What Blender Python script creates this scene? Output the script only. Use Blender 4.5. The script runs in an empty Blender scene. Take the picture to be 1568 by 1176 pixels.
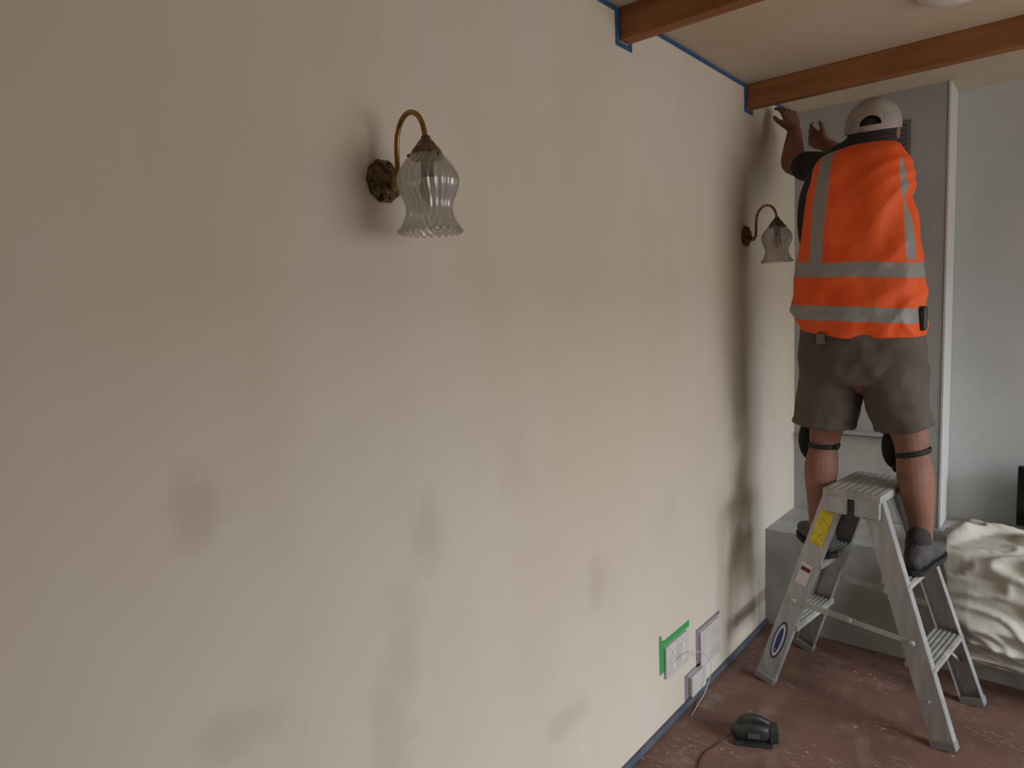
import bpy, bmesh, math, random
from math import sin, cos, pi, radians, sqrt
from mathutils import Vector, Matrix, noise, Euler
random.seed(4)
sc = bpy.context.scene
sc.view_settings.view_transform = 'Standard'
COL = sc.collection

# ------------------------------------------------------------------ materials
def lin(c):
    return tuple(((v/255)/12.92 if v/255 <= .04045 else ((v/255+.055)/1.055)**2.4) for v in c)
def mat(name, c, rough=.6, metal=0, c2=None, nscale=6, bump=0, bscale=40, spec=.5, nlo=.35, nhi=.65, stretch=(1,1,1), detail=4):
    m = bpy.data.materials.new(name); m.use_nodes = True
    nt = m.node_tree; b = nt.nodes['Principled BSDF']
    b.inputs['Base Color'].default_value = (*lin(c), 1)
    b.inputs['Roughness'].default_value = rough
    b.inputs['Metallic'].default_value = metal
    b.inputs['Specular IOR Level'].default_value = spec
    tc = nt.nodes.new('ShaderNodeTexCoord'); mp = nt.nodes.new('ShaderNodeMapping')
    mp.inputs['Scale'].default_value = stretch
    nt.links.new(tc.outputs['Object'], mp.inputs['Vector'])
    if c2 is not None:
        n = nt.nodes.new('ShaderNodeTexNoise'); n.inputs['Scale'].default_value = nscale; n.inputs['Detail'].default_value = detail
        nt.links.new(mp.outputs[0], n.inputs['Vector'])
        r = nt.nodes.new('ShaderNodeValToRGB')
        r.color_ramp.elements[0].position = nlo; r.color_ramp.elements[1].position = nhi
        r.color_ramp.elements[0].color = (*lin(c), 1); r.color_ramp.elements[1].color = (*lin(c2), 1)
        nt.links.new(n.outputs['Fac'], r.inputs['Fac']); nt.links.new(r.outputs['Color'], b.inputs['Base Color'])
    if bump:
        n2 = nt.nodes.new('ShaderNodeTexNoise'); n2.inputs['Scale'].default_value = bscale; n2.inputs['Detail'].default_value = 5
        nt.links.new(mp.outputs[0], n2.inputs['Vector'])
        bp = nt.nodes.new('ShaderNodeBump'); bp.inputs['Strength'].default_value = bump; bp.inputs['Distance'].default_value = .01
        nt.links.new(n2.outputs['Fac'], bp.inputs['Height']); nt.links.new(bp.outputs['Normal'], b.inputs['Normal'])
    return m

class NT:
    def __init__(s, m): s.nt = m.node_tree; s.b = s.nt.nodes['Principled BSDF']
    def _set(s, sock, v):
        if isinstance(v, bpy.types.NodeSocket): s.nt.links.new(v, sock)
        else: sock.default_value = v
    def math(s, op, a, b=0.0, c=0.0, clamp=False):
        n = s.nt.nodes.new('ShaderNodeMath'); n.operation = op; n.use_clamp = clamp
        s._set(n.inputs[0], a); s._set(n.inputs[1], b); s._set(n.inputs[2], c); return n.outputs[0]
    def xyz(s):
        tc = s.nt.nodes.new('ShaderNodeTexCoord'); sp = s.nt.nodes.new('ShaderNodeSeparateXYZ')
        s.nt.links.new(tc.outputs['Object'], sp.inputs[0]); s.obj = tc.outputs['Object']; return sp.outputs
    def noise(s, scale, detail=4, stretch=(1,1,1)):
        mp = s.nt.nodes.new('ShaderNodeMapping'); mp.inputs['Scale'].default_value = stretch
        s.nt.links.new(s.obj, mp.inputs['Vector'])
        n = s.nt.nodes.new('ShaderNodeTexNoise'); n.inputs['Scale'].default_value = scale; n.inputs['Detail'].default_value = detail
        s.nt.links.new(mp.outputs[0], n.inputs['Vector']); return n.outputs['Fac']
    def remap(s, v, a, b, c=0.0, d=1.0):
        n = s.nt.nodes.new('ShaderNodeMapRange'); n.interpolation_type = 'SMOOTHSTEP'
        s._set(n.inputs[0], v); n.inputs[1].default_value = a; n.inputs[2].default_value = b; n.inputs[3].default_value = c; n.inputs[4].default_value = d
        return n.outputs[0]
    def mix(s, f, a, b):
        n = s.nt.nodes.new('ShaderNodeMix'); n.data_type = 'RGBA'
        s._set(n.inputs['Factor'], f)
        for k, v in (('A', a), ('B', b)):
            sock = [i for i in n.inputs if i.name == k and i.type == 'RGBA'][0]
            if isinstance(v, bpy.types.NodeSocket): s.nt.links.new(v, sock)
            else: sock.default_value = (*lin(v), 1)
        return [o for o in n.outputs if o.type == 'RGBA'][0]
    def band(s, v, lo, hi, soft=.001):
        return s.math('MULTIPLY', s.remap(v, lo-soft, lo+soft), s.remap(v, hi-soft, hi+soft, 1.0, 0.0))
    def bump(s, h, st, dist=.01):
        bp = s.nt.nodes.new('ShaderNodeBump'); bp.inputs['Strength'].default_value = st; bp.inputs['Distance'].default_value = dist
        s.nt.links.new(h, bp.inputs['Height']); s.nt.links.new(bp.outputs['Normal'], s.b.inputs['Normal'])

def wall_material():
    m = mat('cream_painted_plaster', (200,188,168), .75, spec=.25); t = NT(m); X, Y, Z = t.xyz()
    n1 = t.noise(1.3, 3, (1, 1.2, .5)); n2 = t.noise(6, 5, (1, 1.2, .6))
    col = t.mix(t.remap(n1, .34, .68), (209,198,180), (214,205,192))
    col = t.mix(t.math('MULTIPLY', t.remap(n2, .45, .78), .14), col, (196,183,164))
    nz = t.noise(9, 4)
    for (y, z, ry, rz, k) in [(.485,1.21,.06,.06,.36), (.525,.80,.07,.05,.26), (.985,1.03,.05,.10,.26), (1.64,.68,.07,.09,.32),
                              (1.48,.34,.12,.05,.34), (.90,.80,.05,.16,.24), (1.30,1.12,.07,.10,.15), (.84,.52,.05,.25,.26), (2.9,.62,.10,.12,.2), (2.1,.75,.12,.1,.12)]:
        dy = t.math('MULTIPLY', t.math('SUBTRACT', Y, y), 1/ry); dz = t.math('MULTIPLY', t.math('SUBTRACT', Z, z), 1/rz)
        d = t.math('SQRT', t.math('ADD', t.math('MULTIPLY', dy, dy), t.math('MULTIPLY', dz, dz)))
        d = t.math('ADD', d, t.math('MULTIPLY', t.math('SUBTRACT', nz, .5), 2.2))
        col = t.mix(t.remap(d, .2, 1.45, k, 0.0), col, (174,160,138))
    f = t.math('MULTIPLY', t.band(Z, .115, .175, .004), t.band(Y, 2.70, 3.3, .02))
    col = t.mix(t.math('MULTIPLY', f, .55), col, (150,130,112))
    v = t.nt.nodes.new('ShaderNodeTexVoronoi'); v.inputs['Scale'].default_value = 2.6; t.nt.links.new(t.obj, v.inputs['Vector'])
    col = t.mix(t.remap(v.outputs['Distance'], .008, .014, .5, 0), col, (120,108,95))
    t.nt.links.new(col, t.b.inputs['Base Color'])
    t.bump(t.noise(14, 6), .10, .004)
    return m

def vest_material():
    m = mat('hi_vis_orange_fabric', (240,88,28), .62, spec=.3); t = NT(m); X, Y, Z = t.xyz()
    wob = t.math('MULTIPLY', t.math('SUBTRACT', t.noise(6, 2), .5), .02)
    Zw = t.math('ADD', Z, wob); Xw = t.math('ADD', X, wob)
    Zt = t.math('ADD', Zw, t.math('MULTIPLY', t.math('SUBTRACT', X, .45), .07))
    b1 = t.band(Zt, 1.583, 1.635); b2 = t.band(Zt, 1.425, 1.478)
    lean = t.math('ADD', Xw, t.math('MULTIPLY', t.math('SUBTRACT', Z, 1.64), -.045))
    v1 = t.math('MULTIPLY', t.band(lean, .325, .375), t.remap(Z, 1.625, 1.635))
    ed = t.math('ADD', X, t.math('MULTIPLY', t.math('SUBTRACT', Z, 1.7), .10))
    v2 = t.math('MULTIPLY', t.math('MULTIPLY', t.remap(ed, .624, .626), t.remap(Y, 2.685, 2.69, 1.0, 0.0)), t.remap(Z, 1.625, 1.635))
    f = t.math('MAXIMUM', t.math('MAXIMUM', b1, b2), t.math('MAXIMUM', v1, v2))
    n = t.noise(9, 3)
    org = t.mix(t.remap(n, .3, .7), (236,88,32), (246,104,50))
    col = t.mix(f, org, (150,148,146))
    t.nt.links.new(col, t.b.inputs['Base Color'])
    t.nt.links.new(t.math('MULTIPLY_ADD', f, -.25, .62), t.b.inputs['Roughness'])
    t.bump(t.noise(20, 5, (1,1,.6)), .6, .01)
    return m

def floor_material():
    m = mat('dusty_red_brown_floor', (96,62,50), .65, spec=.3); t = NT(m); t.xyz()
    col = t.mix(t.remap(t.noise(3.5, 5), .35, .65), (124,94,81), (106,81,71))
    col = t.mix(t.remap(t.noise(6, 6, (1.6,1,1)), .52, .72, 0, .5), col, (146,127,116))
    v = t.nt.nodes.new('ShaderNodeTexVoronoi'); v.inputs['Scale'].default_value = 24; t.nt.links.new(t.obj, v.inputs['Vector'])
    sp = t.math('MULTIPLY', t.remap(v.outputs['Distance'], .08, .2, .8, 0), t.remap(t.noise(5, 3), .52, .62))
    col = t.mix(sp, col, (178,164,154))
    w = t.noise(9, 8, (1,4,1))
    ln = t.math('ABSOLUTE', t.math('SUBTRACT', w, .52))
    col = t.mix(t.math('MULTIPLY', t.remap(ln, .004, .014, .6, 0), t.remap(t.noise(4, 2), .5, .6)), col, (170,154,144))
    t.nt.links.new(col, t.b.inputs['Base Color']); t.bump(t.noise(30, 5), .15, .005)
    return m

def glass_material():
    m = bpy.data.materials.new('fluted_clear_glass'); m.use_nodes = True; nt = m.node_tree; n = nt.nodes; n.clear()
    out = n.new('ShaderNodeOutputMaterial'); tr = n.new('ShaderNodeBsdfTransparent'); tr.inputs[0].default_value = (.86,.855,.85,1)
    gl = n.new('ShaderNodeBsdfGlossy'); gl.inputs['Roughness'].default_value = .14; gl.inputs[0].default_value = (1,1,1,1)
    df = n.new('ShaderNodeBsdfTranslucent'); df.inputs[0].default_value = (.8,.79,.78,1)
    d2 = n.new('ShaderNodeBsdfDiffuse'); d2.inputs[0].default_value = (.75,.74,.73,1)
    m0 = n.new('ShaderNodeMixShader'); m0.inputs[0].default_value = .5
    m1 = n.new('ShaderNodeMixShader'); m1.inputs[0].default_value = .14
    m2 = n.new('ShaderNodeMixShader'); lw = n.new('ShaderNodeLayerWeight'); lw.inputs[0].default_value = .3
    mx = n.new('ShaderNodeMath'); mx.operation = 'MULTIPLY_ADD'; mx.inputs[1].default_value = .35; mx.inputs[2].default_value = .06
    L = nt.links
    L.new(df.outputs[0], m0.inputs[1]); L.new(d2.outputs[0], m0.inputs[2])
    L.new(tr.outputs[0], m1.inputs[1]); L.new(m0.outputs[0], m1.inputs[2])
    L.new(lw.outputs['Facing'], mx.inputs[0]); L.new(mx.outputs[0], m2.inputs[0])
    L.new(m1.outputs[0], m2.inputs[1]); L.new(gl.outputs[0], m2.inputs[2]); L.new(m2.outputs[0], out.inputs[0])
    return m

M = dict(
 wall=wall_material(), vest=vest_material(), floor=floor_material(), glass=glass_material(),
 ceil=mat('cream_ceiling_board', (208,194,172), .8, c2=(200,184,160), nscale=3, bump=.05, bscale=60, spec=.2),
 back=mat('blue_grey_sealed_plaster', (184,188,188), .75, c2=(200,202,201), nscale=2.2, bump=.1, bscale=15, spec=.25, stretch=(1,1,.6)),
 chim=mat('grey_plaster_chimney', (162,162,161), .75, c2=(178,178,176), nscale=2.4, bump=.1, bscale=15, spec=.25),
 trimw=mat('white_corner_paint', (205,205,203), .6),
 plinth=mat('grey_render_plinth', (156,156,151), .8, c2=(182,182,177), nscale=5, bump=.25, bscale=25),
 beam=mat('stained_timber_beam', (164,110,68), .6, c2=(142,92,56), nscale=5, bump=.12, bscale=30, stretch=(.6,6,6), spec=.25),
 blue=mat('blue_masking_tape_paper', (48,92,134), .7, c2=(40,80,120), nscale=20),
 navy=mat('blue_grey_taped_skirting', (70,80,98), .65, c2=(92,98,108), nscale=9),
 green=mat('green_masking_tape', (62,156,86), .6),
 purple=mat('purple_masking_tape', (138,120,136), .7),
 white=mat('white_plastic', (205,202,198), .45, c2=(190,186,180), nscale=14),
 brass=mat('antique_brass', (176,142,84), .34, .85, c2=(124,98,56), nscale=30, bump=.15, bscale=60),
 brassd=mat('dark_cast_brass', (140,122,90), .42, .75, c2=(74,62,44), nscale=60, bump=.9, bscale=70),
 bulb=mat('bulb_glass', (225,215,195), .3),
 alu=mat('brushed_aluminium', (184,184,184), .45, .35, c2=(162,162,162), nscale=8, bump=.08, bscale=50, stretch=(4,4,.6)),
 aluw=mat('scuffed_aluminium_tread', (190,190,186), .5, .3, c2=(164,162,156), nscale=14, bump=.15, bscale=70),
 rub=mat('grey_rubber_foot', (130,130,130), .8),
 yel=mat('yellow_warning_label', (222,200,50), .5, c2=(200,176,36), nscale=60, nlo=.5, nhi=.56),
 lblw=mat('white_label', (214,208,206), .5), lblr=mat('dark_red_label', (96,32,36), .5), lblb=mat('blue_label', (38,58,120), .45),
 skin=mat('tanned_skin', (150,108,90), .6, c2=(132,94,80), nscale=14, bump=.08, bscale=120, spec=.3),
 tee=mat('black_tshirt_cotton', (30,29,30), .85, c2=(40,38,38), nscale=12, bump=.3, bscale=20),
 short=mat('grey_brown_work_shorts', (98,89,79), .88, c2=(86,78,70), nscale=7, bump=.35, bscale=12),
 cap=mat('pale_grey_cap_cotton', (168,160,153), .85, c2=(150,142,136), nscale=16, bump=.3, bscale=50),
 hair=mat('dark_hair', (34,28,26), .7, bump=.8, bscale=90, stretch=(3,3,.5)),
 black=mat('black_webbing', (26,26,28), .7, bump=.2, bscale=120),
 shoe=mat('dark_grey_work_boot', (62,60,62), .75, c2=(84,80,78), nscale=22, bump=.4, bscale=60),
 sole=mat('boot_sole_rubber', (40,39,40), .8),
 sock=mat('grey_sock', (56,54,54), .9, bump=.4, bscale=90),
 cloth=mat('canvas_drop_cloth', (202,199,188), .9, c2=(190,186,172), nscale=5, bump=.2, bscale=40),
 tool=mat('dark_tool_plastic', (34,38,36), .5, c2=(52,56,52), nscale=20),
 toolg=mat('worn_grey_metal', (110,110,106), .4, .6),
 tv=mat('gloss_black_plastic', (14,14,16), .25),
 pearl=mat('opal_lamp_shade', (235,232,226), .35),
 eye=mat('eye_white', (225,220,212), .3), iris=mat('eye_iris', (50,38,30), .3),
 lips=mat('lip_skin', (140,78,68), .5),
 dirt=mat('off_white_door_paint', (205,202,196), .5),
)

# ------------------------------------------------------------------ mesh helpers
def mk(name, V, F, m, parent=None, smooth=False):
    me = bpy.data.meshes.new(name); me.from_pydata([tuple(v) for v in V], [], F); me.update()
    bm = bmesh.new(); bm.from_mesh(me); bmesh.ops.recalc_face_normals(bm, faces=bm.faces); bm.to_mesh(me); bm.free()
    if m: me.materials.append(m)
    if smooth:
        for p in me.polygons: p.use_smooth = True
    o = bpy.data.objects.new(name, me); COL.objects.link(o)
    if parent: attach(o, parent)
    return o
def attach(o, p):
    o.parent = p; o.matrix_parent_inverse = Matrix.Translation(-p.location)
def empty(name, loc):
    e = bpy.data.objects.new(name, None); e.location = loc; e.empty_display_size = .1; COL.objects.link(e); return e
def bev(o, w=.003, s=2):
    b = o.modifiers.new('b', 'BEVEL'); b.width = w; b.segments = s; b.limit_method = 'ANGLE'; return o
def boxVF(V, F, lo, hi):
    n = len(V)
    for x in (lo[0], hi[0]):
        for y in (lo[1], hi[1]):
            for z in (lo[2], hi[2]): V.append(Vector((x, y, z)))
    F += [[n+i for i in q] for q in ((0,1,3,2),(4,6,7,5),(0,4,5,1),(2,3,7,6),(0,2,6,4),(1,5,7,3))]
def box(name, lo, hi, m, parent=None, b=0):
    V, F = [], []; boxVF(V, F, lo, hi); o = mk(name, V, F, m, parent)
    if b: bev(o, b)
    return o
def obox(V, F, p0, p1, w, d):
    n = len(V)
    for p in (p0, p1):
        for a, b in ((-1,-1),(1,-1),(1,1),(-1,1)): V.append(p + w*a + d*b)
    F += [[n+i for i in q] for q in ((0,1,2,3),(7,6,5,4),(0,4,5,1),(1,5,6,2),(2,6,7,3),(3,7,4,0))]
def cr(P, k):
    out = []; n = len(P)
    for i in range(n-1):
        p0 = P[max(i-1,0)]; p1 = P[i]; p2 = P[i+1]; p3 = P[min(i+2,n-1)]
        for s in range(k):
            t = s/k
            out.append([.5*((2*b)+(-a+c)*t+(2*a-5*b+4*c-d)*t*t+(-a+3*b-3*c+d)*t**3) for a,b,c,d in zip(p0,p1,p2,p3)])
    out.append(list(P[-1])); return out
def tube(V, F, pts, rad, side=(1,0,0), n=20, k=5, cap='round', sup=2.0):
    R = [(r, r) if not isinstance(r, (tuple, list)) else r for r in rad]
    S = cr([tuple(p)+tuple(r) for p, r in zip(pts, R)], k)
    C = [Vector(s[:3]) for s in S]; A = [s[3] for s in S]; B = [s[4] for s in S]
    side = Vector(side); rings = []
    def ring(c, t, a, b):
        u = (side - t*side.dot(t))
        if u.length < 1e-3: u = t.orthogonal()
        u.normalize(); w = t.cross(u); r = []
        for i in range(n):
            th = 2*pi*i/n; cx, sy = cos(th), sin(th)
            if sup != 2: cx = math.copysign(abs(cx)**(2/sup), cx); sy = math.copysign(abs(sy)**(2/sup), sy)
            r.append(c + u*a*cx + w*b*sy)
        return r
    T = [(C[min(i+1,len(C)-1)]-C[max(i-1,0)]).normalized() for i in range(len(C))]
    if cap == 'round':
        for q in (80, 55, 28):
            q = radians(q); m_ = (A[0]+B[0])/2
            rings.append(ring(C[0]-T[0]*m_*sin(q)*.9, T[0], A[0]*cos(q), B[0]*cos(q)))
    for i in range(len(C)): rings.append(ring(C[i], T[i], A[i], B[i]))
    if cap == 'round':
        for q in (28, 55, 80):
            q = radians(q); m_ = (A[-1]+B[-1])/2
            rings.append(ring(C[-1]+T[-1]*m_*sin(q)*.9, T[-1], A[-1]*cos(q), B[-1]*cos(q)))
    base = len(V)
    for r in rings: V.extend(r)
    for j in range(len(rings)-1):
        for i in range(n):
            a = base+j*n+i; b2 = base+j*n+(i+1) % n; F.append([a, b2, b2+n, a+n])
    if cap != 'open':
        F.append([base+i for i in range(n)][::-1]); F.append([base+(len(rings)-1)*n+i for i in range(n)])
def ell(V, F, c, r, R=None, n=20, h=12):
    base = len(V); c = Vector(c)
    for j in range(1, h):
        ph = pi*j/h
        for i in range(n):
            th = 2*pi*i/n; p = Vector((r[0]*sin(ph)*cos(th), r[1]*sin(ph)*sin(th), r[2]*cos(ph)))
            V.append(c + (R @ p if R else p))
    for j in range(h-2):
        for i in range(n):
            a = base+j*n+i; b2 = base+j*n+(i+1) % n; F.append([a, b2, b2+n, a+n])
    t = Vector((0,0,r[2])); 
    V.append(c + (R @ t if R else t)); top = len(V)-1
    V.append(c - (R @ t if R else t)); bot = len(V)-1
    for i in range(n):
        F.append([base+(i+1) % n, base+i, top]); F.append([base+(h-2)*n+i, base+(h-2)*n+(i+1) % n, bot])
def remesh(o, v, sm=6, f=.5):
    r = o.modifiers.new('r', 'REMESH'); r.mode = 'VOXEL'; r.voxel_size = v; r.use_smooth_shade = True
    s = o.modifiers.new('s', 'SMOOTH'); s.iterations = sm; s.factor = f
def revolve(V, F, prof, c, n=32, axis=None, wob=None):
    base = len(V); c = Vector(c)
    for j, (r, z) in enumerate(prof):
        for i in range(n):
            th = 2*pi*i/n; rr, zz = (wob(r, z, th, j) if wob else (r, z))
            p = Vector((rr*cos(th), rr*sin(th), zz)); V.append(c + (axis @ p if axis else p))
    for j in range(len(prof)-1):
        for i in range(n):
            a = base+j*n+i; b2 = base+j*n+(i+1) % n; F.append([a, b2, b2+n, a+n])
def wire(name, pts, r, m, parent=None):
    V, F = [], []; tube(V, F, pts, [r]*len(pts), n=8, k=8, side=(.3,.2,.9)); return mk(name, V, F, m, parent, True)

# ------------------------------------------------------------------ room shell
H = 2.4; XR = 3.5; YB = -2.5; YC = 3.48; YK = 3.69; XC = .635; PZ = .455
box('floor', (-.1, YB-.1, -.1), (XR+.1, YK+.1, 0), M['floor'])
box('ceiling', (-.1, YB-.1, H), (XR+.1, YK+.1, H+.1), M['ceil'])
box('wall_left', (-.1, YB, 0), (0, YK, H), M['wall'])
box('wall_back', (0, YK, 0), (XR, YK+.1, H), M['back'])
box('wall_front', (0, YB-.1, 0), (XR, YB, H), M['wall'])
V, F = [], []
boxVF(V, F, (XR, YB, 0), (XR+.12, .7, H)); boxVF(V, F, (XR, 3.3, 0), (XR+.12, YK, H)); boxVF(V, F, (XR, .7, 2.1), (XR+.12, 3.3, H))
mk('wall_right', V, F, M['wall'])
V, F = [], []
for y in (.7, 1.54, 2.40, 3.24): boxVF(V, F, (XR+.03, y, 0), (XR+.08, y+.06, 2.1))
for z in (.0, 2.04): boxVF(V, F, (XR+.03, .7, z), (XR+.08, 3.3, z+.06))
mk('window_1', V, F, M['dirt'])
V, F = [], []; boxVF(V, F, (0, YC, 0), (XC-.004, YK-.001, H-.001)); mk('wall_chimney', V, F, M['chim'])
box('trim_1', (XC-.006, YC-.003, PZ+.001), (XC+.002, YK-.002, H-.001), M['trimw'])
V, F = [], []; boxVF(V, F, (0.001, 3.07, 0), (2.2, YC-.001, PZ)); boxVF(V, F, (XC, YC-.001, 0), (2.2, YK-.001, PZ))
mk('wall_plinth', V, F, M['plinth'])
for i, y in enumerate((1.857, 2.862)):
    o = box('ceiling_beam', (.001, y, 2.305), (XR-.001, y+.05, H-.0005), M['beam'], b=.003)
V, F = [], []; boxVF(V, F, (.0005, YB, 0), (.014, 3.068, .022)); o = mk('baseboard_left', V, F, M['navy']); bev(o, .003)
V, F = [], []
def tape(y0, y1, z0, z1): boxVF(V, F, (.0003, y0, z0), (.0016, y1, z1))
for a, b in ((.6, 1.835), (1.93, 2.84), (2.935, YC-.002)): tape(a, b, H-.016, H-.001)
for y in (1.857, 2.862):
    tape(y-.024, y-.001, 2.288, H-.001); tape(y-.001, y+.05, 2.288, 2.303); tape(y+.051, y+.072, 2.288, H-.001)
mk('blue_masking_tape', V, F, M['blue'])
V, F = [], []; revolve(V, F, [(.001,-.038),(.03,-.036),(.06,-.03),(.085,-.02),(.098,-.008),(.10,-.001),(.0,-.001)], (.775, 2.465, H), 40)
mk('ceiling_light', V, F, M['pearl'], smooth=True)
e = empty('wall_vent', (.42, YC, 2.18))
box('frame', (.36, YC-.012, 2.085), (.495, YC-.0005, 2.27), mat('vent_grey', (118,116,112), .6), e, .003)
V, F = [], []
for k in range(8): boxVF(V, F, (.375, YC-.016, 2.103+k*.02), (.48, YC-.0125, 2.112+k*.02))
mk('louvres', V, F, M['toolg'], e)
e = empty('fireplace_cover', (.33, YC, .65))
box('panel', (.14, YC-.02, PZ+.001), (.50, YC-.0005, .855), M['plinth'], e, .004)
box('ledge', (.12, YC-.05, .862), (.52, YC-.0005, .878), M['chim'], e, .004)
e = empty('television', (1.25, 3.6, .6))
box('screen', (.905, 3.575, .49), (1.7, 3.61, .755), M['tv'], e, .006); box('stand', (1.2, 3.52, PZ+.001), (1.4, 3.66, .495), M['tv'], e, .006)

# ------------------------------------------------------------------ sockets
e = empty('double_power_outlet', (0, 2.15, .24))
box('wall_plate', (.0005, 2.06, .185), (.012, 2.235, .302), M['white'], e, .004)
V, F = [], []
for y in (2.10, 2.17): 
    boxVF(V, F, (.012, y, .21), (.0135, y+.03, .24)); boxVF(V, F, (.012, y+.005, .26), (.015, y+.022, .278))
mk('switches', V, F, M['lblw'], e)
V, F = [], []
boxVF(V, F, (.0005, 2.028, .212), (.0016, 2.058, .332)); boxVF(V, F, (.0005, 2.058, .304), (.0016, 2.262, .328)); boxVF(V, F, (.0016, 2.030, .30), (.0022, 2.043, .355))
mk('green_tape', V, F, M['green'], e)
e = empty('data_outlet', (0, 2.43, .17))
box('wall_plate', (.0005, 2.348, .095), (.010, 2.525, .242), M['white'], e, .004)
V, F = [], []
boxVF(V, F, (.0005, 2.32, .11), (.0016, 2.346, .262)); boxVF(V, F, (.0005, 2.346, .246), (.0016, 2.54, .262)); mk('purple_tape', V, F, M['purple'], e)
e = empty('junction_box', (0, 2.31, .07))
box('wall_plate', (.0005, 2.25, .026), (.018, 2.375, .105), M['white'], e, .004)
V, F = [], []
boxVF(V, F, (.0005, 2.22, .023), (.0016, 2.248, .122)); boxVF(V, F, (.0005, 2.248, .109), (.0016, 2.38, .122)); mk('purple_tape', V, F, M['purple'], e)
wire('power_cable', [(.012,2.10,.225),(.03,2.17,.24),(.045,2.25,.22),(.05,2.33,.16),(.045,2.35,.09),(.04,2.31,.03),(.035,2.26,.006),(.045,2.18,.003)], .0014, M['white'])

# ------------------------------------------------------------------ wall sconces
def sconce(y, z):
    e = empty('wall_sconce', (0, y, z))
    AX = Matrix(((0,0,1),(1,0,0),(0,1,0)))
    V, F = [], []
    def scal(r, zz, th, j): 
        k = 1+.035*cos(10*th)*(r > .02); return r*k*.93, zz+.0015*cos(20*th)*(0 < j < 6)
    revolve(V, F, [(.0,.0005),(.044,.0005),(.046,.004),(.042,.009),(.036,.010),(.032,.015),(.024,.017),(.018,.024),(.010,.027),(.0,.028)], (0,y,z), 60, AX, scal)
    for i in range(10):
        a = 2*pi*i/10; ell(V, F, (.012, y+.032*cos(a), z+.032*sin(a)), (.005,.007,.007), n=8, h=6)
    mk('back_plate', V, F, M['brassd'], e, True)
    V, F = [], []
    P = [(.02,z-.014),(.034,z-.014),(.044,z-.004),(.046,z+.02),(.047,z+.055),(.052,z+.083),(.066,z+.106),(.088,z+.116),(.110,z+.108),(.124,z+.088),(.130,z+.062),(.131,z+.050)]
    tube(V, F, [(x, y, zz) for x, zz in P], [.0052]*len(P), side=(0,1,0), n=12, k=5); ell(V, F, (.034,y,z-.014), (.009,.009,.009), n=12, h=8)
    mk('gooseneck_arm', V, F, M['brass'], e, True)
    cx = .131
    V, F = [], []
    revolve(V, F, [(.0,.064),(.008,.064),(.010,.058),(.015,.053),(.020,.046),(.027,.038),(.031,.030),(.032,.022),(.028,.021),(.0,.024)], (cx,y,z), 36)
    for i in range(3):
        a = 2*pi*i/3; ell(V, F, (cx+.034*cos(a), y+.034*sin(a), z+.026), (.004,.004,.004), n=8, h=6)
    mk('fitter_cap', V, F, M['brassd'], e, True)
    prof = [(.026,.034),(.033,.027),(.044,.014),(.053,.000),(.0585,-.014),(.058,-.028),(.0535,-.042),(.0475,-.056),(.0445,-.068),(.045,-.080),(.049,-.092),(.055,-.104),(.061,-.115)]
    P = [tuple(q) for q in cr(prof, 4)]; nP = len(P)
    def fl(r, zz, th, j):
        u = j/(nP-1); amp = .026+.03*max(0,u-.7); tw = th + 1.0*u + .25*sin(u*6)
        k = 1+amp*(abs(cos(12*tw))*2-1.2)
        return r*k, zz + (.0045*cos(24*tw) if j == nP-1 else .002*cos(24*tw)*(u > .93))
    V, F = [], []; revolve(V, F, P, (cx,y,z), 240, None, fl)
    o = mk('fluted_glass_shade', V, F, M['glass'], e, True); s = o.modifiers.new('s','SOLIDIFY'); s.thickness = .0022
    V, F = [], []; tube(V, F, [(cx,y,z+.02),(cx,y,z-.012)], [.012,.012], side=(1,0,0)); mk('lamp_holder', V, F, M['brassd'], e, True)
    V, F = [], []; tube(V, F, [(cx,y,z-.012),(cx,y,z-.032),(cx,y,z-.047),(cx,y,z-.057)], [.011,.017,.014,.006], side=(1,0,0)); mk('candle_bulb', V, F, M['bulb'], e, True)
sconce(.914, 1.783); sconce(2.841, 1.783)

# ------------------------------------------------------------------ step ladder
LC = Vector((.507, 2.715, 0)); LR = Matrix.Rotation(radians(-7), 3, 'Z')
def LW(u, v, z): return LC + LR @ Vector((u, v, z))
lad = empty('step_ladder', LC)
TZ = .80
def railp(su, sv, z, off=0): 
    k = z/TZ; return LW(su*(.315*(1-k)+.062*k), sv*(.19*(1-k)+.148*k), z)
V, F = [], []; Vf, Ff = [], []
for su in (-1, 1):
    for sv in (-1, 1):
        p0 = railp(su, sv, .01); p1 = railp(su, sv, TZ); t = (p1-p0).normalized()
        dv = (LR @ Vector((0, 1, 0))); wv = t.cross(dv).normalized(); dv = wv.cross(t).normalized()
        if dv.dot(LR @ Vector((0,1,0))) < 0: dv = -dv
        W = .036
        obox(V, F, p0, p1, wv*W, dv*.0018)
        for s in (-1, 1):
            obox(V, F, p0 - dv*sv*.0145 + wv*s*W, p1 - dv*sv*.0145 + wv*s*W, wv*.0018, dv*.0145)
        q0 = railp(su, sv, .004); obox(Vf, Ff, q0 - dv*sv*.012, q0 + t*.03 - dv*sv*.012, wv*(W+.004), dv*.019)
bev(mk('side_rails', V, F, M['alu'], lad), .001); bev(mk('rubber_feet', Vf, Ff, M['rub'], lad), .004)
V, F = [], []
for su in (-1, 1):
    for z in (.265, .53):
        k = z/TZ; u = su*(.315*(1-k)+.062*k); vv = .19*(1-k)+.148*k - .004
        boxVF(V, F, (u-.045, -vv, z-.022), (u+.045, vv, z-.003))
        for g in range(6): boxVF(V, F, (u-.043+g*.0155, -vv, z-.003), (u-.037+g*.0155, vv, z))
V = [LC + LR @ v for v in V]; mk('treads', V, F, M['aluw'], lad)
V, F = [], []; boxVF(V, F, (-.098, -.165, .795), (.098, .165, .822))
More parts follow.
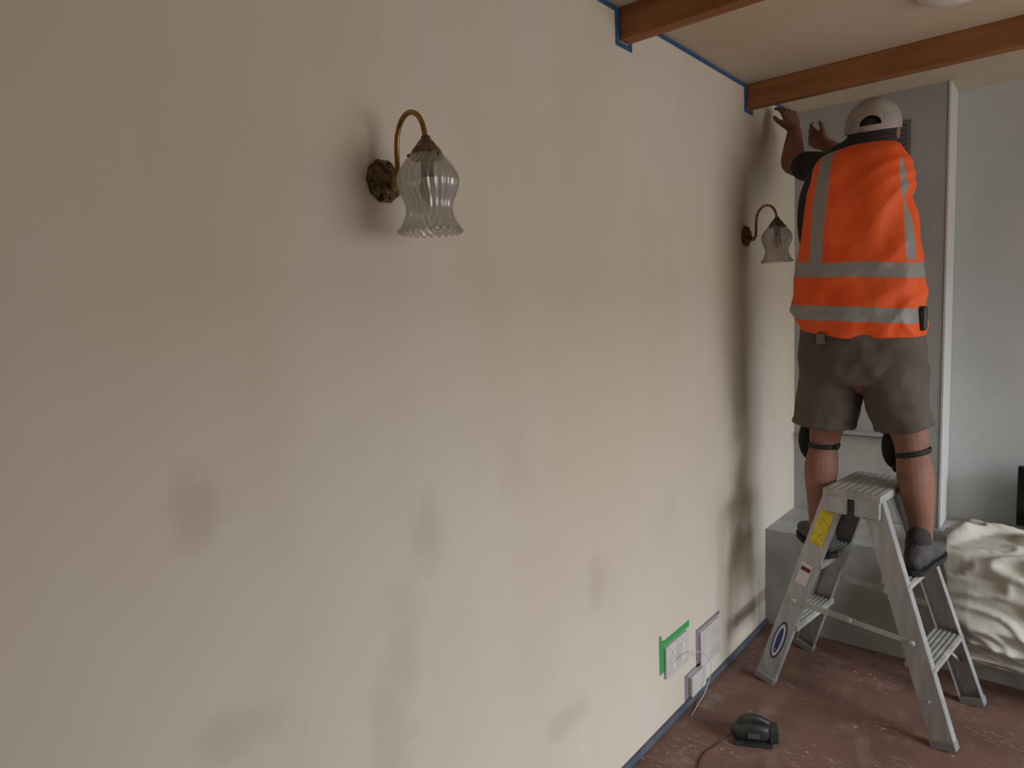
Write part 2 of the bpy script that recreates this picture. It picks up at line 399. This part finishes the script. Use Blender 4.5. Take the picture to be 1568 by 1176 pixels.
for g in range(8): boxVF(V, F, (-.09+g*.024, -.15, .822), (-.078+g*.024, .15, .8235))
V = [LC + LR @ v for v in V]; bev(mk('top_platform', V, F, M['aluw'], lad), .006, 3)
V, F = [], []
for sv in (-1, 1):
    for su in (-1, 1): boxVF(V, F, (su*.055-.042, sv*.158-.012, .735), (su*.055+.042, sv*.158+.010, .80))
V = [LC + LR @ v for v in V]; bev(mk('hinge_brackets', V, F, M['alu'], lad), .006)
V, F = [], []
for sv in (-1, 1):
    a = railp(-1, sv, .365) + LR @ Vector((0, sv*.004, 0)); b = railp(1, sv, .335) + LR @ Vector((0, sv*.004, 0)); c_ = a.lerp(b, .5)
    d1 = LR @ Vector((0, .0015, 0)); obox(V, F, a, c_ + Vector((.02,0,0)), Vector((0,0,.011)), d1)
    obox(V, F, c_ - Vector((.02,0,0)) + d1*3, b + d1*3, Vector((0,0,.009)), d1)
    for p in (a, c_, b): ell(V, F, p - LR @ Vector((0,.004,0)), (.010,.005,.010), n=12, h=6)
    for su in (-1, 1): obox(V, F, railp(su, sv, .15), LW(su*.235, sv*.06, .25), Vector((.002,0,0)), d1*6)
mk('spreader_bars', V, F, M['aluw'], lad)
def label(name, su, z0, z1, hw, m, out=.0035, oval=False):
    p0 = railp(su, -1, z0); p1 = railp(su, -1, z1); t = (p1-p0).normalized(); n = LR @ Vector((0,-1,0)); w = t.cross(n).normalized(); n = w.cross(t).normalized()
    if n.y > 0: n = -n
    V = []; c = (p0+p1)/2 + n*out; L = (p1-p0).length/2
    if oval: V = [c + t*L*cos(a*pi/16) + w*hw*sin(a*pi/16) for a in range(32)]
    else: V = [c + t*L + w*hw, c + t*L - w*hw, c - t*L - w*hw, c - t*L + w*hw]
    mk(name, V, [list(range(len(V)))], m, lad)
label('warning_label', -1, .60, .735, .025, M['yel']); label('white_label', -1, .435, .52, .022, M['lblw'])
label('red_label', -1, .49, .505, .018, M['lblr'], .0042); label('oval_label', -1, .11, .27, .022, M['lblb'], .0036, True); label('oval_label_centre', -1, .120, .260, .017, M['lblw'], .0044, True); label('oval_label_bar', -1, .135, .245, .009, M['lblb'], .0052, True)

# ------------------------------------------------------------------ drop cloth
V, F = [], []; NX, NT_ = 130, 110
path = [(3.44,.470),(3.30,.52),(3.16,.545),(3.04,.525),(2.97,.44),(2.955,.33),(2.96,.22),(2.97,.14),(2.99,.09),(3.03,.07)]
PS = cr(path, 10)
for j in range(NT_+1):
    u = j/NT_; q = u*(len(PS)-1); i0 = min(int(q), len(PS)-2); f = q-i0
    y = PS[i0][0]*(1-f)+PS[i0+1][0]*f; z = PS[i0][1]*(1-f)+PS[i0+1][1]*f
    t = Vector((0, PS[i0+1][0]-PS[i0][0], PS[i0+1][1]-PS[i0][1])).normalized(); nn = Vector((0, t.z, -t.y))
    nn = Vector((0, -abs(nn.y), abs(nn.z)))
    xl = .69 + .07*u + .03*noise.noise(Vector((u*7, 3, 0)))
    for i in range(NX+1):
        s = i/NX; x = xl + (1.9-xl)*s
        w = noise.noise(Vector((x*3+u*2, u*4, 1)))*.6
        sag = (x-xl)
        a = (1-abs(noise.noise(Vector((x*1.6+w, u*9+x*1.6+w*1.4, 5)))*2.2))**2
        b = (1-abs(noise.noise(Vector((x*5+u*5, u*15-x*4+w*2, 9)))*2.2))**2
        c_ = noise.noise(Vector((x*4, u*5, 2)))
        dsp = (.042*a + .020*b + .03*c_)*min(1, sag*12+.15)
        dsp = max(dsp, -.005) if u < .45 else dsp + .01
        V.append(Vector((x, y, z)) + nn*dsp)
for j in range(NT_):
    for i in range(NX):
        a = j*(NX+1)+i; F.append([a, a+1, a+NX+2, a+NX+1])
o = mk('canvas_drop_cloth', V, F, M['cloth'], None, True); s = o.modifiers.new('s','SOLIDIFY'); s.thickness = .004; s.offset = 1
ss = o.modifiers.new('ss','SUBSURF'); ss.levels = 1; ss.render_levels = 1

# ------------------------------------------------------------------ power tool on the floor
e = empty('orbital_sander', (.28, 2.17, 0)); RT = Matrix.Rotation(radians(25), 3, 'Z'); TC = Vector((.275, 2.175, 0))
def TW(V): return [TC + RT @ Vector(v) for v in V]
V, F = [], []; tube(V, F, [(-.05,0,.035),(-.01,0,.042),(.03,0,.040),(.055,0,.034)], [(.030,.026),(.034,.032),(.032,.03),(.024,.024)], side=(0,1,0), sup=3); mk('motor_housing', TW(V), F, M['tool'], e, True)
V, F = [], []; tube(V, F, [(-.045,0,.055),(-.03,0,.076),(.01,0,.082),(.045,0,.07)], [.014,.015,.015,.012], side=(0,1,0)); mk('handle', TW(V), F, M['tool'], e, True)
V, F = [], []; boxVF(V, F, (-.065,-.042,.002), (.062,.042,.012)); bev(mk('sanding_pad', TW(V), F, M['tool'], e), .003)
V, F = [], []; boxVF(V, F, (.05,-.028,.012), (.082,.028,.062)); bev(mk('dust_box', TW(V), F, M['tool'], e), .005)
V, F = [], []; boxVF(V, F, (-.02,-.037,.028), (.02,-.032,.046)); boxVF(V, F, (-.062,-.02,.014), (-.052,.02,.05)); bev(mk('grey_trim', TW(V), F, M['toolg'], e), .002)
wire('power_lead', [(.215,2.14,.02),(.19,2.09,.004),(.17,2.0,.003),(.2,1.9,.003),(.28,1.84,.003)], .0016, M['black'], e)

# ------------------------------------------------------------------ the worker
man = empty('construction_worker', (.47, 2.74, .53))
V, F = [], []
tube(V, F, [(.47,2.735,1.26),(.466,2.73,1.38),(.462,2.73,1.55),(.458,2.745,1.75),(.455,2.77,1.90),(.460,2.785,1.985)],
     [(.15,.10),(.16,.115),(.148,.11),(.155,.115),(.14,.105),(.09,.07)])
tube(V, F, [(.468,2.79,1.97),(.472,2.81,2.04),(.474,2.835,2.09)], [.062,.056,.055])
SL, EL, WL = Vector((.345,2.81,1.995)), Vector((.158,2.95,2.065)), Vector((.125,3.075,2.225))
SR, ER, WR = Vector((.550,2.85,1.960)), Vector((.46,3.05,1.97)), Vector((.245,3.10,2.150))
tube(V, F, [(.44,2.785,1.96), SL, SL.lerp(EL,.5), EL, EL.lerp(WL,.3), WL], [.06,.055,.047,.040,.044,.028])
tube(V, F, [(.50,2.785,1.96), SR, SR.lerp(ER,.5), ER, ER.lerp(WR,.3), WR], [.06,.055,.047,.040,.044,.028])
for S in ([(.395,2.735,1.33),(.375,2.745,1.17),(.345,2.765,1.0),(.340,2.752,.93),(.340,2.722,.85),(.333,2.728,.74),(.328,2.735,.63),(.33,2.735,.585)],
          [(.555,2.735,1.33),(.595,2.75,1.17),(.632,2.765,1.0),(.642,2.752,.93),(.660,2.722,.85),(.672,2.728,.74),(.680,2.735,.63),(.682,2.735,.585)]):
    tube(V, F, S, [(.088,.098),(.078,.086),(.060,.064),(.053,.056),(.060,.068),(.046,.048),(.034,.038),(.036,.04)])
HC = Vector((.475, 2.865, 2.115)); HR = Matrix.Rotation(radians(7), 3, 'Z') @ Matrix.Rotation(radians(10), 3, 'X')
def HW(p): return HC + HR @ Vector(p)
ell(V, F, HW((0,-.008,.018)), (.074,.093,.088), HR, 28, 18)
ell(V, F, HW((0,.030,-.040)), (.055,.058,.070), HR, 24, 14)
ell(V, F, HW((0,.062,-.092)), (.026,.022,.016), HR)
tube(V, F, [HW((0,.082,.004)), HW((0,.100,-.018)), HW((0,.103,-.034))], [.009,.012,.013], n=12)
ell(V, F, HW((-.011,.092,-.038)), (.009,.010,.008), HR); ell(V, F, HW((.011,.092,-.038)), (.009,.010,.008), HR)
ell(V, F, HW((0,.078,.018)), (.052,.014,.009), HR)
ell(V, F, HW((.04,.062,-.02)), (.022,.022,.018), HR); ell(V, F, HW((-.04,.062,-.02)), (.022,.022,.018), HR)
ell(V, F, HW((0,.086,-.060)), (.024,.010,.006), HR); ell(V, F, HW((0,.084,-.071)), (.020,.010,.007), HR)
for s in (-1, 1):
    ell(V, F, HW((s*.079,-.004,-.006)), (.008,.018,.031), HR @ Matrix.Rotation(radians(s*-12),3,'Z'))
def hand(W, D, N, thumb, curl):
    D = D.normalized(); N = (N - D*N.dot(D)).normalized(); S = D.cross(N).normalized()*thumb
    def P(d, s, n): return W + D*d + S*s + N*n
    tube(V, F, [P(-.012,0,0), P(.02,.002,0), P(.055,0,.002), P(.082,-.001,.003)], [(.025,.020),(.033,.018),(.040,.0150),(.038,.0125)], side=S, n=18)
    for k, (s, L, sp) in enumerate(((.031,.074,.10),(.0105,.084,.02),(-.0105,.078,-.05),(-.031,.062,-.14))):
        p = P(.078, s, .003); d = (D + S*sp).normalized(); pts = [P(.05, s*.85, .002), p]; r = [.0092,.0090]
        for m_, (fr, rr) in enumerate(((.45,.0086),(.31,.0080),(.24,.0068))):
            ang = curl*(m_+.6)*(1+.12*k); dd = d*cos(ang) + N*sin(ang); p = p + dd*L*fr; pts.append(p); r.append(rr)
        tube(V, F, pts, r, side=S, n=12, k=3)
    tube(V, F, [P(.018,.022,.002), P(.042,.043,.010), P(.066,.058,.018), P(.086,.060,.026)], [.014,.0115,.0098,.008], side=N, n=12, k=4)
hand(WL, Vector((-.28,.28,.90)), Vector((-.75,.55,-.1)), 1, .35)
hand(WR, Vector((-.72,.34,.52)), Vector((-.35,.55,.5)), -1, .42)
o = mk('body', V, F, M['skin'], man, True); remesh(o, .0036, 4)
for s in (-1, 1):
    V, F = [], []; ell(V, F, HW((s*.030,.076,-.002)), (.012,.010,.009), HR, 16, 10); mk('eye', V, F, M['eye'], man, True)
    V, F = [], []; ell(V, F, HW((s*.030,.0845,-.002)), (.005,.003,.005), HR, 12, 8); mk('iris', V, F, M['iris'], man, True)
V, F = [], []; ell(V, F, HW((0,.0935,-.0655)), (.019,.004,.0045), HR, 16, 8); mk('lips', V, F, M['lips'], man, True)
V, F = [], []; ell(V, F, HW((0,-.016,.012)), (.080,.094,.093), HR, 48, 36); ell(V, F, HW((0,-.048,-.034)), (.070,.056,.060), HR, 36, 24)
def cutmesh(V, F, keep):
    F2 = [f for f in F if keep(sum((Vector(V[i]) for i in f), Vector())/len(f))]; return F2
inv = HR.transposed()
F = cutmesh(V, F, lambda c: (lambda p: p.y < .012+.5*max(0,p.z) and p.z < .07)(inv @ (c-HC)))
o = mk('hair', V, F, M['hair'], man, True); s_ = o.modifiers.new('s','SOLIDIFY'); s_.thickness = .006; s_.offset = -1
V, F = [], []; ell(V, F, HW((0,-.010,.020)), (.091,.108,.098), HR, 180, 150)
def capkeep(c):
    p = inv @ (c-HC)
    if p.z < .004: return False
    if p.y < -.03 and (p.x/.034)**2 + ((p.z-.026)/.030)**2 < 1 and p.z > .024: return False
    return True
F = cutmesh(V, F, capkeep)
o = mk('cap_crown', V, F, M['cap'], man, True); s_ = o.modifiers.new('s','SOLIDIFY'); s_.thickness = .0035; s_.offset = 1
V, F = [], []
for k in range(21):
    a = radians(-62+124*k/20)
    for j in range(6):
        r = j/5; ext = r*.075*cos(a*.9)
        V.append(HW((sin(a)*(.088+ext*.15), cos(a)*.098-.010+ext, .018+ .006*cos(a*1.4) - r*.010 - .012*sin(a)**2*r)))
for k in range(20):
    for j in range(5): a = k*6+j; F.append([a,a+1,a+7,a+6])
o = mk('cap_brim', V, F, M['cap'], man, True); s_ = o.modifiers.new('s','SOLIDIFY'); s_.thickness = .004
V, F = [], []
for k in range(6):
    a = k*pi/6; pts = [HW((.0945*sin(t)*cos(a), -.010+.1115*sin(t)*sin(a), .020+.1015*cos(t))) for t in [radians(-82+164*i/16) for i in range(17)]]
    if k == 3: continue
    tube(V, F, pts, [.0012]*17, n=6, k=1, side=(0,0,1))
ell(V, F, HW((0,-.010,.120)), (.007,.007,.004), HR, 12, 8)
mk('cap_seams', V, F, M['cap'], man, True)

# t-shirt
V, F = [], []
tube(V, F, [(.466,2.735,1.40),(.462,2.735,1.55),(.446,2.745,1.70),(.428,2.755,1.82),(.430,2.77,1.92),(.445,2.785,2.00),(.462,2.79,2.035)],
     [(.178,.125),(.172,.122),(.186,.122),(.188,.118),(.176,.112),(.13,.09),(.09,.065)], n=36)
tube(V, F, [(.465,2.775,2.00),(.470,2.795,2.045),(.472,2.81,2.075)], [(.10,.07),(.082,.070),(.072,.066)], n=30)
tube(V, F, [(.43,2.785,1.965), SL+Vector((0,0,-.004)), SL.lerp(EL,.40), SL.lerp(EL,.66)], [.064,.063,.060,.057], n=24)
tube(V, F, [(.50,2.785,1.955), SR+Vector((0,0,-.004)), SR.lerp(ER,.45), SR.lerp(ER,.78)], [.060,.058,.058,.056], n=24)
o = mk('tshirt', V, F, M['tee'], man, True); remesh(o, .007, 6)

# vest
rings = [(1.368,.272,.670,2.598,2.885),(1.41,.247,.675,2.590,2.89),(1.455,.236,.677,2.588,2.89),(1.54,.243,.668,2.594,2.88),(1.62,.252,.657,2.60,2.875),(1.70,.268,.646,2.605,2.87),
         (1.76,.282,.639,2.607,2.87),(1.82,.294,.633,2.61,2.875),(1.89,.302,.626,2.618,2.885),(1.95,.308,.618,2.63,2.892),(2.0,.318,.606,2.652,2.893),(2.03,.334,.590,2.685,2.885),(2.050,.370,.568,2.72,2.87),(2.056,.405,.540,2.74,2.86)]
RR = cr(rings, 10); n = 200; V, F = [], []
def fold(x, y, z):
    w = noise.noise(Vector((x*4, y*4, z*3)))
    d1 = (x-.33)*.8 + (2.05-z)*.55
    g = (1-abs(noise.noise(Vector((d1*13+w*1.6, (x+z)*2.2, 3)))*2.2))
    h2 = (1-abs(noise.noise(Vector((x*4+w, y*3, z*15+w*2)))*2.2))
    low = max(0, min(1, (1.70-z)/.2)); 
    v = noise.noise(Vector((x*13, y*10, z*2.5)))
    return .015*(g-.5)*(1-low*.5) + .010*(h2-.5)*low + .009*v + .010*w
for j, (z, xl, xr, yb, yf) in enumerate(RR):
    cx, cy, a, b = (xl+xr)/2, (yb+yf)/2, (xr-xl)/2, (yf-yb)/2; u = j/(len(RR)-1)
    for i in range(n):
        th = 2*pi*i/n; c0, s0 = cos(th), sin(th); e_ = 2/2.7
        x = cx + a*math.copysign(abs(c0)**e_, c0); y = cy + b*math.copysign(abs(s0)**e_, s0)
        zz = z + ((.035*max(0,(.45-x)/.2) )*(1-min(1,u*3.5)))
        dsp = fold(x, y, zz)*(.4+.6*min(1, (1-u)*3))
        V.append(Vector((x, y, zz)) + Vector((c0, s0, 0))*dsp)
for j in range(len(RR)-1):
    for i in range(n):
        a = j*n+i; b = j*n+(i+1) % n; F.append([a, b, b+n, a+n])
o = mk('hi_vis_vest', V, F, M['vest'], man, True); s_ = o.modifiers.new('s','SOLIDIFY'); s_.thickness = .003; s_.offset = 1
V2, F2 = [], []; tube(V2, F2, [V[i % n] for i in range(0, n+1, 2)], [.0035]*(n//2+1), n=8, k=1, side=(0,0,1)); mk('vest_binding', V2, F2, M['vest'], man, True)

# shorts
V, F = [], []
tube(V, F, [(.466,2.735,1.46),(.467,2.733,1.38),(.468,2.735,1.28),(.475,2.74,1.20)], [(.190,.128),(.202,.138),(.208,.142),(.17,.12)], n=40, cap='flat', sup=2.4)
tube(V, F, [(.375,2.738,1.32),(.368,2.742,1.20),(.352,2.75,1.10),(.341,2.755,1.03)], [(.112,.128),(.112,.125),(.112,.118),(.113,.116)], n=36, cap='flat', sup=2.3)
tube(V, F, [(.568,2.738,1.32),(.582,2.742,1.20),(.600,2.75,1.10),(.612,2.755,1.035)], [(.112,.128),(.104,.122),(.096,.114),(.094,.112)], n=36, cap='flat', sup=2.3)
tube(V, F, [(.342,2.755,1.045),(.341,2.755,1.028)], [(.116,.119)]*2, n=36, cap='flat', sup=2.3); tube(V, F, [(.610,2.755,1.05),(.612,2.755,1.033)], [(.097,.115)]*2, n=36, cap='flat', sup=2.3)
o = mk('work_shorts', V, F, M['short'], man, True); remesh(o, .005, 4)
tx = bpy.data.textures.new('wr','CLOUDS'); tx.noise_scale = .09; tx.noise_depth = 1; dm = o.modifiers.new('d','DISPLACE'); dm.texture = tx; dm.strength = .026; dm.mid_level = .5; dm.texture_coords = 'LOCAL'
V, F = [], []; boxVF(V, F, (.355,2.592,1.345), (.385,2.612,1.385)); o = mk('key_clip', V, F, M['toolg'], man); bev(o, .004)
V, F = [], []; boxVF(V, F, (.664,2.69,1.385), (.684,2.735,1.47)); o = mk('tape_measure_pouch', V, F, M['tool'], man); bev(o, .008, 3)
def ringband(name, c, ra, rb, tilt, m, r=.006):
    V, F = [], []; c = Vector(c); R = Matrix.Rotation(radians(tilt), 3, 'Y')
    pts = [c + R @ Vector((ra*cos(t), rb*sin(t), 0)) for t in [2*pi*i/28 for i in range(29)]]
    tube(V, F, pts, [(r*1.6, r*.5)]*29, n=10, k=1, side=(0,0,1)); mk(name, V, F, m, man, True)
ringband('knee_strap', (.341,2.752,.945), .056, .059, 0, M['black']); ringband('knee_strap', (.645,2.752,.945), .056, .059, -14, M['black'])
for cx, a in ((.300,35), (.600,30)):
    V, F = [], []; R = Matrix.Rotation(radians(a), 3, 'Z'); ell(V, F, (cx-.018, 2.80, .955), (.052,.022,.088), R, 24, 16)
    mk('knee_pad', V, F, M['black'], man, True)
V, F = [], []; ell(V, F, (.395,2.715,.945), (.012,.008,.010)); ell(V, F, (.588,2.775,.875), (.014,.012,.016)); mk('strap_buckles', V, F, M['black'], man, True)
def boot(ax, ay, z0, ang, nm):
    R = Matrix.Rotation(radians(ang), 3, 'Z'); c = Vector((ax, ay, z0))
    def W(p): return c + R @ Vector(p)
    V, F = [], []
    prof = [(-.075,.030,.030,.040),(-.055,.037,.045,.050),(-.01,.038,.050,.054),(.04,.040,.042,.046),(.09,.046,.033,.038),(.14,.047,.027,.032),(.185,.036,.022,.027),(.205,.020,.016,.020)]
    pts = [W((0, y, .018+h*.9)) for y, w, h, q in prof]; tube(V, F, pts, [(w, h) for y, w, h, q in prof], side=R @ Vector((1,0,0)), n=24, k=3, sup=2.5)
    tube(V, F, [W((0,-.02,.05)), W((0,-.022,.085)), W((0,-.022,.105))], [(.045,.058),(.043,.050),(.043,.050)], side=R @ Vector((1,0,0)), n=24, cap='flat')
    V = [Vector((v.x, v.y, max(v.z, z0+.008))) for v in V]
    o = mk('boot'+nm, V, F, M['shoe'], man, True); remesh(o, .004, 3)
    V, F = [], []; out = []
    sp = cr([(0,-.098),(.034,-.080),(.040,-.02),(.041,.04),(.049,.10),(.047,.16),(.028,.208),(0,.222)], 4)
    full = [(x, y) for x, y in sp] + [(-x, y) for x, y in sp[::-1][1:-1]]
    for zz in (.0, .018): V += [W((x, y, zz)) for x, y in full]
    m_ = len(full); F.append(list(range(m_))); F.append(list(range(m_, 2*m_))); F += [[i, (i+1) % m_, m_+(i+1) % m_, m_+i] for i in range(m_)]
    o = mk('boot_sole'+nm, V, F, M['sole'], man); bev(o, .002)
    V, F = [], []; tube(V, F, [W((0,-.022,.09)), W((0,-.024,.120))], [(.042,.047),(.040,.044)], side=(1,0,0), n=24, cap='round'); mk('sock'+nm, V, F, M['sock'], man, True)
    V, F = [], []
    for k in range(5): tube(V, F, [W((-.022,.015+k*.019,.103-k*.009)), W((0,.018+k*.019,.112-k*.010)), W((.022,.015+k*.019,.103-k*.009))], [.0028]*3, n=6, k=3, side=(0,0,1))
    mk('laces'+nm, V, F, M['black'], man, True)
boot(.345, 2.715, .531, 34, '_left'); boot(.680, 2.715, .531, -6, '_right')

# ------------------------------------------------------------------ lights
def area(name, loc, target, sx, sy, e, c):
    l = bpy.data.lights.new(name, 'AREA'); l.shape = 'RECTANGLE'; l.size = sx; l.size_y = sy; l.energy = e; l.color = c
    o = bpy.data.objects.new(name, l); o.location = loc; o.rotation_euler = (Vector(target)-Vector(loc)).to_track_quat('-Z', 'Y').to_euler(); COL.objects.link(o); return o
area('window_daylight', (3.46, 2.0, 1.35), (0, 2.0, 1.35), 2.5, 1.45, 32, (1, .93, .84))
area('sky_daylight', (8.0, 1.6, 3.6), (0, 1.6, .4), 2.8, 2.0, 480, (.80, .89, 1))
w = bpy.data.worlds.new('sky'); sc.world = w; w.use_nodes = True; w.node_tree.nodes['Background'].inputs[0].default_value = (.65,.75,.9,1); w.node_tree.nodes['Background'].inputs[1].default_value = .8

# ------------------------------------------------------------------ camera
F_, th, ph, ro, h, d = 1033.135, .7033, .1063, -.0422, 1.5093, 1.0944
r = Vector((cos(th), sin(th), 0)); f = Vector((-sin(th)*cos(ph), cos(th)*cos(ph), -sin(ph))); u = Vector((-sin(th)*sin(ph), cos(th)*sin(ph), cos(ph)))
Rr = r*cos(ro)+u*sin(ro); Ur = -r*sin(ro)+u*cos(ro)
cam = bpy.data.cameras.new('camera'); cam.sensor_width = 36; cam.lens = 36*F_/1568; cam.clip_start = .02
co = bpy.data.objects.new('camera', cam); COL.objects.link(co)
co.matrix_world = Matrix.Translation((d, 0, h)) @ Matrix((Rr, Ur, -f)).transposed().to_4x4()
sc.camera = co
